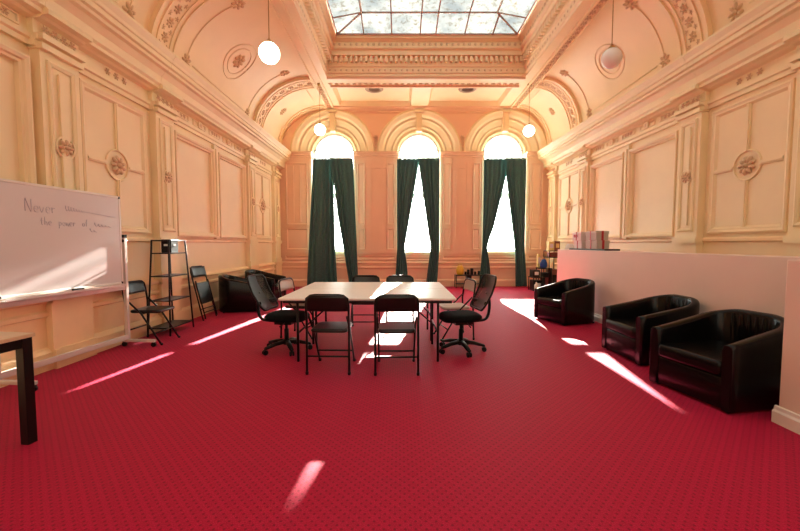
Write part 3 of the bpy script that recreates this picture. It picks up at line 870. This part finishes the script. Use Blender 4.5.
# ------------------------------------------------------------------ whiteboard on a mobile stand
def whiteboard():
    t = thing('whiteboard', 'wide white writing board on a wheeled stand, with faint handwriting', 'whiteboard', (-3.645, 4.17, 0), R(-4.5))
    y0, y1, z0, z1 = -.715, .68, .855, 1.935
    b = MB(); b.box(-.012, .012, y0, y1, z0, z1); b.build('writing_surface', BOARD, t)
    f = MB()
    for a in ((y0-.02, y0+.008, z0-.02, z1+.02), (y1-.008, y1+.02, z0-.02, z1+.02), (y0-.02, y1+.02, z0-.02, z0+.008), (y0-.02, y1+.02, z1-.008, z1+.02)):
        f.box(-.017, .017, *a)
    f.build('board_frame', ALU, t, bevel=.004)
    for y in (y0, y1):
        for z in (z0, z1): MB().box(-.02, .02, y-.014, y+.014, z-.014, z+.014).build('corner_cap', BLACKP, t, bevel=.006)
    for y in (y0-.045, y1+.07):
        p = MB(); p.box(-.022, .022, y-.02, y+.02, .06, 1.45); p.build('post', ALU, t, bevel=.004)
        k = MB(); k.box(-.024, .024, y-.022, y+.022, 1.43, 1.47); k.tube([(0, y-.03, 1.39), (0, y+.035, 1.39)], .02, 10); k.build('pivot_knob', BLACKP, t)
        q = MB(); q.box(-.075, .38, y-.022, y+.022, .065, .10); q.build('foot_bar', ALU, t, bevel=.005)
        for x in (-.05, .355):
            w = MB(); w.M = Matrix.Translation((x, y, .032))
            rows = [[(.03*math.cos(2*math.pi*j/14), d, .03*math.sin(2*math.pi*j/14)) for j in range(14)] for d in (-.014, .014)]
            w.rings(rows, True, True, True); w.box(-.012, .012, -.02, .02, .0, .04); w.build('caster', BLACKP, t)
    cb = MB(); cb.box(-.018, .018, y0-.045, y1+.07, .10, .16); cb.build('lower_rail', ALU, t, bevel=.004)
    mr = MB(); mr.box(-.02, .012, y0-.045, y1+.07, .755, .805); mr.build('upper_rail', ALU, t, bevel=.004)
    tr = MB(); tr.box(.0, .075, y0, y1, .815, .822); tr.box(.07, .075, y0, y1, .822, .84); tr.build('pen_tray', ALU, t)
    # handwriting, faded blue marker
    ink = MB()
    G = {'N': [[(0, 0), (.02, 1), (.5, .05), (.55, 1.05)]], 'e': [[(.05, .25), (.42, .3), (.3, .5), (.08, .4), (.05, .12), (.2, 0), (.45, .08)]],
         'v': [[(0, .45), (.18, 0), (.4, .48)]], 'r': [[(.05, .45), (.08, 0)], [(.08, .3), (.2, .45), (.38, .42)]],
         't': [[(.2, .85), (.18, .1), (.35, .02)], [(0, .5), (.4, .55)]], 'h': [[(.05, .95), (.05, 0)], [(.05, .3), (.25, .45), (.35, .3), (.37, 0)]],
         'p': [[(.05, .45), (.03, -.4)], [(.05, .4), (.3, .45), (.38, .2), (.2, 0), (.05, .08)]],
         'o': [[(.25, .45), (.05, .3), (.1, .03), (.35, .05), (.4, .32), (.25, .45)]], 'w': [[(0, .42), (.12, 0), (.26, .35), (.4, 0), (.52, .44)]],
         'f': [[(.35, .9), (.2, .85), (.16, 0)], [(0, .45), (.35, .47)]]}
    def write(word, y, z, h, adv=.56):
        for ch in word:
            for st in G[ch]:
                pts = [(.0145, y+a*h*.85, z+c_*h-.02*(a)) for a, c_ in st]
                ink.tube(smooth_path(pts, 3), .0028, 5, flat=1)
            y += h*.85*(adv if ch != 'N' else .75)
        return y
    def scrawl(y, z, length, h, n, tail=0.):
        pts = []
        for k in range(n*4+1):
            q = k/(n*4); pts.append((.0145, y+length*q+.008*math.cos(k*1.57), z+h*(.5+.5*math.sin(k*1.57))*(1-.75*q)))
        if tail: pts += [(.0145, y+length+tail*.5, z-.01), (.0145, y+length+tail, z-.025)]
        ink.tube(smooth_path(pts, 2), .0026, 5)
    yb = -.45
    ye = write('Never', yb, 1.675, .125); scrawl(ye+.09, 1.71, .22, .06, 7, .42)
    y2 = write('the', yb+.14, 1.55, .085); y2 = write('power', y2+.07, 1.55, .085); y2 = write('of', y2+.07, 1.555, .085); scrawl(y2+.07, 1.555, .24, .05, 5)
    scrawl(.24, 1.49, .10, .05, 2)
    ink.build('handwriting', INK, t)
    e = MB(); e.M = Matrix.Translation((-3.645, 4.17, 0)) @ Matrix.Rotation(R(-4.5), 4, 'Z'); e.box(.02, .068, -.02, .09, .823, .856); e.box(.022, .066, -.018, .088, .8225, .83)
    o = e.build('whiteboard_eraser', BLACKP, bevel=.006); tag(o, 'small black eraser on the pen tray under the whiteboard', 'eraser')
whiteboard()

# ------------------------------------------------------------------ ladder shelf and the device on it
def ladder_shelf():
    cx, cy = -3.53, 5.78
    t = thing('ladder_shelf', 'tall black four-tier metal shelf narrowing upward, against the left wall', 'shelf', (cx, cy, 0))
    def hs(z): k = z/1.41; return lerp(.165, .125, k), lerp(.31, .21, k)
    for sx in (-1, 1):
        for sy in (-1, 1):
            a, b_ = hs(0), hs(1.41)
            MB().tube([(sx*a[0], sy*a[1], 0), (sx*b_[0], sy*b_[1], 1.41)], .0125, 8).build('post', BLACKM, t)
    for z in (.11, .51, .87, 1.21):
        x, y = hs(z); MB().box(-x, x, -y, y, z-.008, z+.008).build('shelf_board', BLACKP, t)
    r = MB(); x, y = hs(1.40)
    r.tube([(-x, -y, 1.40), (x, -y, 1.40), (x, y, 1.40), (-x, y, 1.40), (-x, -y, 1.40)], .010, 6)
    r.build('top_rail', BLACKM, t)
    d = thing('equipment_case', 'small black case with a white label on the top tier of the ladder shelf', 'case', (cx, cy+.02, 1.2185))
    MB().box(-.075, .075, -.095, .095, 0, .20).build('housing', BLACKP, d, bevel=.01)
    MB().box(.075, .079, -.03, .03, .10, .13).build('label_plate', WLABEL, d)
    MB().box(-.03, .03, -.099, -.095, .10, .13).build('label_plate', WLABEL, d)
ladder_shelf()

# ------------------------------------------------------------------ corner desk, lower left
def desk():
    t = thing('desk', 'desk corner with pale wood top and square black legs at the lower left', 'desk', (-2.475, 2.535, 0), R(-6))
    W, D = .80, 1.5
    tp = MB(); tp.box(-W, 0, -D, 0, .725, .75); tp.build('desktop', BEECH, t, bevel=.003)
    for x in (-W+.075, -.012):
        for y in (-D+.075, -.012):
            MB().box(x-.06, x, y-.06, y, 0, .725).build('leg', BLACKM, t, bevel=.003)
    ap = MB()
    ap.box(-.062, -.022, -D+.07, -.07, .66, .722); ap.box(-W+.03, -W+.07, -D+.07, -.07, .66, .722)
    ap.box(-W+.07, -.07, -.06, -.022, .66, .722); ap.box(-W+.07, -.07, -D+.03, -D+.06, .66, .722)
    ap.build('apron_frame', BLACKM, t)
desk()

# ------------------------------------------------------------------ tray and gift boxes on the partition
def tray_boxes():
    z = ZP
    tr = MB(); tr.box(3.455, 3.715, 6.38, 7.72, z+.001, z+.012)
    for a in ((3.455, 3.465, 6.38, 7.72), (3.705, 3.715, 6.38, 7.72), (3.455, 3.715, 6.38, 6.39), (3.455, 3.715, 7.71, 7.72)): tr.box(*a, z+.012, z+.028)
    o = tr.build('tray', BLACKP); tag(o, 'long shallow black tray lying on top of the partition', 'tray')
    def gift(label, x, y, z0, sx, sy, sz, m, bow=False):
        t = thing('gift_box', label, 'box', (x, y, z0), 0, 'gift boxes on the partition')
        b = MB(); b.box(-sx, sx, -sy, sy, 0, sz*.72); b.build('body', m, t, bevel=.003)
        l = MB(); l.box(-sx-.006, sx+.006, -sy-.006, sy+.006, sz*.70, sz); l.build('lid', m, t, bevel=.003)
        r = MB(); e = .009
        r.box(-sx-e, sx+e, -.018, .018, -.0, sz+.003) if False else None
        for xx in (-sx-e, sx+e-.003): r.box(xx, xx+.003, -.02, .02, 0, sz)
        for yy in (-sy-e, sy+e-.003): r.box(-.02, .02, yy, yy+.003, 0, sz)
        r.box(-sx-e, sx+e, -.02, .02, sz, sz+.003); r.box(-.02, .02, -sy-e, sy+e, sz, sz+.003)
        r.build('ribbon', RED, t)
        if bow:
            w = MB()
            for s_ in (-1, 1):
                w.tube(smooth_path([(-sx-.012, 0, sz*.5), (-sx-.02, s_*.05, sz*.5+.03), (-sx-.02, s_*.055, sz*.5-.01), (-sx-.012, 0, sz*.5)]), .008, 6)
            w.build('bow', RED, t)
    h = .165; zt = z+.0125
    gift('white gift box with red ribbon, lower box of the left stack on the partition', 3.585, 7.42, zt, .10, .155, h, BOXW)
    gift('white gift box with a small red bow, topmost of the left stack', 3.585, 7.44, zt+h+.0035, .115, .175, h, BOXW, True)
    gift('grey gift box with red ribbon, lower box of the right stack on the partition', 3.585, 6.88, zt, .11, .20, h, BOXG)
    gift('grey gift box with red ribbon on top of the right stack on the partition', 3.585, 6.90, zt+h+.0035, .11, .19, h, BOXG)
    cl = MB(); rows = []
    for j in range(5):
        q = j/4; n = 14; r_ = lerp(.10, .05, q**2)
        rows.append([(3.585+r_*(.9+.2*math.sin(3*k))*math.cos(2*math.pi*k/n), 7.98+r_*1.6*(.9+.2*math.cos(2*k))*math.sin(2*math.pi*k/n), z+.002+.12*q) for k in range(n)])
    cl.rings(rows, True, True, True); o = cl.build('paper_bag', WHITE); tag(o, 'crumpled white paper bag at the far end of the partition top', 'bag')
tray_boxes()

# ------------------------------------------------------------------ low black rack under the right pier
def low_rack():
    t = thing('low_rack', 'low black metal stand holding dark cups, between the middle and right windows', 'stand', (2.12, 11.66, 0))
    hx, hy, h = .40, .15, .40
    for sx in (-1, 1):
        for sy in (-1, 1): MB().tube([(sx*hx, sy*hy, 0), (sx*hx, sy*hy, h)], .011, 8).build('leg', BLACKM, t)
    MB().box(-hx, hx, -hy, hy, h-.02, h).build('top', BLACKM, t)
    sh = MB(); sh.box(-hx, hx, -hy, hy, .12, .135); sh.build('shelf_board', BLACKM, t)
    mm = MB(); mm.box(-.07, .07, -hy, hy, .135, h-.02); mm.build('divider', BLACKM, t)
    def mug(label, x, y, r, hh):
        o = MB(); o.M = Matrix.Translation((2.12+x, 11.66+y, h)); o.lathe([(r*.8, .001), (r, .01), (r, hh), (r-.005, hh), (r-.006, .01), (.002, .01)], n=16, cap1=False)
        tag(o.build('cup', BLACKP), label, 'cup', 'dark cups on the low stand')
    for lab, x, y, r, hh in (('dark cup on the low stand, leftmost of the row', -.09, 0, .035, .10), ('tall dark cup on the low stand, second from the left', 0, .03, .045, .16),
                             ('taller dark cup on the low stand, third from the left', .10, -.02, .05, .20), ('dark cup on the low stand, second from the right', .21, .02, .04, .10),
                             ('dark cup on the low stand, rightmost of the row', .32, 0, .04, .12)): mug(lab, x, y, r, hh)
    y = thing('yellow_bag', 'rounded mustard yellow bag on the left end of the low black stand', 'bag', (1.86, 11.66, h))
    b = MB(); rows = []
    for j in range(9):
        q = j/8; n = 20; rx = .12*(math.sin(math.pi*(.18+.72*q)))**.5; ry = .075*(math.sin(math.pi*(.2+.7*q)))**.5
        rows.append([(rx*math.cos(2*math.pi*k/n)*(1+.04*math.sin(3*k)), ry*math.sin(2*math.pi*k/n), .001+.28*q) for k in range(n)])
    b.rings(rows, True, True, True); b.build('body', YEL, y)
    MB().tube(smooth_path([(-.05, 0, .27), (-.04, 0, .33), (.04, 0, .33), (.05, 0, .27)]), .008, 8).build('handle', YEL, y)
low_rack()

# ------------------------------------------------------------------ stepped stand with goods in the far right corner
def tier_stand():
    ox, oy = 4.22, 10.95
    t = thing('stepped_stand', 'black stepped display stand loaded with packets in the far right corner', 'stand', (ox, oy, 0))
    steps = [(-.42, -.10, .40), (-.20, .12, .66), (.02, .34, .98)]
    for x0, x1, h in steps:
        MB().box(x0, x1, -.22, .22, h-.025, h).build('shelf_board', BLACKM, t)
        for x in (x0+.015, x1-.015):
            for y in (-.2, .2): MB().tube([(x, y, 0), (x, y, h)], .013, 8).build('leg', BLACKM, t)
    MB().box(.02, .34, -.22, .22, 1.14, 1.16).build('shelf_board', BLACKM, t)
    for x in (.03, .33):
        for y in (-.21, .21): MB().tube([(x, y, .98), (x, y, 1.16)], .010, 8).build('post', BLACKM, t)
    def pack(name, label, cat, x, y, z, sx, sy, sz, m, m2):
        p = thing(name, label, cat, (ox+x, oy+y, z+.001))
        MB().box(-sx, sx, -sy, sy, 0, sz).build('body', m, p, bevel=.006)
        MB().box(-sx*.6, sx*.6, -sy-.004, -sy, sz*.3, sz*.75).build('front_label', m2, p)
    pack('carton', 'pale yellow carton on the top tier of the corner stand, left one', 'carton',   .10, -.08, 1.16, .078, .10, .26, YELC, WLABEL)
    pack('carton', 'dark brown carton on the top tier of the corner stand, right one', 'carton', .265, -.08, 1.16, .075, .10, .27, BROWN, YELC)
    pack('carton', 'dark red packet under the top shelf of the corner stand', 'carton', .17, -.08, .98, .13, .10, .13, DARKRED, BROWN)
    pack('bottle_crate', 'black crate on the lowest step of the corner stand', 'crate', -.305, .0, .40, .095, .16, .20, BLACKP, WLABEL)
    pack('bottle_crate', 'large black crate on the carpet under the lowest step of the corner stand', 'crate', -.26, .0, 0, .13, .16, .30, BLACKP, WLABEL)
    pack('bottle_crate', 'tall black crate on the carpet under the middle step of the corner stand', 'crate', -.01, .0, 0, .075, .16, .52, BLACKP, DARKRED)
    pack('carton', 'dark brown carton on the carpet under the highest step of the corner stand', 'carton', .21, .0, 0, .10, .16, .62, BROWN, BLACKP)
    pack('carton', 'narrow pale yellow carton standing upright on the middle step of the corner stand', 'carton', -.165, .12, .66, .028, .06, .40, YELC, WLABEL)
    pack('carton', 'dark red and brown box on the middle step of the corner stand', 'carton', -.05, .11, .66, .07, .09, .15, BROWN, DARKRED)
    # blue crumpled bag
    b = MB(); rows = []
    for j in range(8):
        q = j/7; n = 20; r_ = .098*math.sin(math.pi*(.2+.72*q))**.6
        rows.append([(ox-.09+r_*(1+.12*math.sin(k*2+j))*math.cos(2*math.pi*k/n), oy-.115+r_*.75*(1+.1*math.cos(k*3))*math.sin(2*math.pi*k/n), .662+.25*q) for k in range(n)])
    b.rings(rows, True, True, True); tag(b.build('blue_bag', BLUE), 'bright blue plastic bag on the middle step of the corner stand', 'bag')
    for k, (x, lab) in enumerate(((-.36, 'left'), (-.18, 'right'))):
        c = MB(); c.M = Matrix.Translation((ox+x, oy-.30, 0)); c.lathe([(.05, .001), (.055, .01), (.055, .19), (.02, .23), (.02, .27)], n=16)
        tag(c.build('bottle', WHITE if k == 0 else BLACKP), ('white' if k == 0 else 'black')+' bottle on the carpet at the foot of the corner stand', 'bottle')
tier_stand()

# ------------------------------------------------------------------ daylight
w = bpy.data.worlds.new('day'); scene.world = w; w.use_nodes = True
bg = w.node_tree.nodes['Background']; bg.inputs['Color'].default_value = (.95, 1, .95, 1); bg.inputs['Strength'].default_value = 15
def portal(name, loc, rot, sx, sy):
    l = bpy.data.lights.new(name, 'AREA'); l.shape = 'RECTANGLE'; l.size = sx; l.size_y = sy; l.cycles.is_portal = True
    o = bpy.data.objects.new(name, l); COL.objects.link(o); o.location = loc; o.rotation_euler = rot
for x in WX:
    portal('window_portal', (x, YB+.45, 2.95), (R(-90), 0, 0), 1.3, 3.9)
    portal('window_portal', (x, YF-.25, 3.15), (R(90), 0, 0), 1.1, 3.1)
portal('skylight_portal', ((WELL[0]+WELL[1])/2, (WELL[2]+WELL[3])/2, 6.65), (0, 0, 0), 4.6, 12.4)
sl = bpy.data.lights.new('sun', 'SUN'); sl.energy = 80; sl.angle = R(.5); sl.color = (1, .93, .82)
so = bpy.data.objects.new('sun', sl); COL.objects.link(so)
so.rotation_euler = Vector((-.115, -1, -.385)).to_track_quat('-Z', 'Y').to_euler()

# ------------------------------------------------------------------ camera
cd = bpy.data.cameras.new('camera'); cam = bpy.data.objects.new('camera', cd); COL.objects.link(cam)
cd.sensor_width = 36; cd.lens = 17.0; cd.clip_start = .05
cam.location = (0, 0, 1.35); cam.rotation_euler = (R(90-3.26), 0, 0)
scene.camera = cam
vs = scene.view_settings
vs.view_transform = 'Standard'; vs.look = 'None'; vs.gamma = 1; vs.use_curve_mapping = False; vs.exposure = .14
scene.cycles.max_bounces = 10; scene.cycles.diffuse_bounces = 6; scene.cycles.transparent_max_bounces = 12
scene.cycles.sample_clamp_indirect = 8
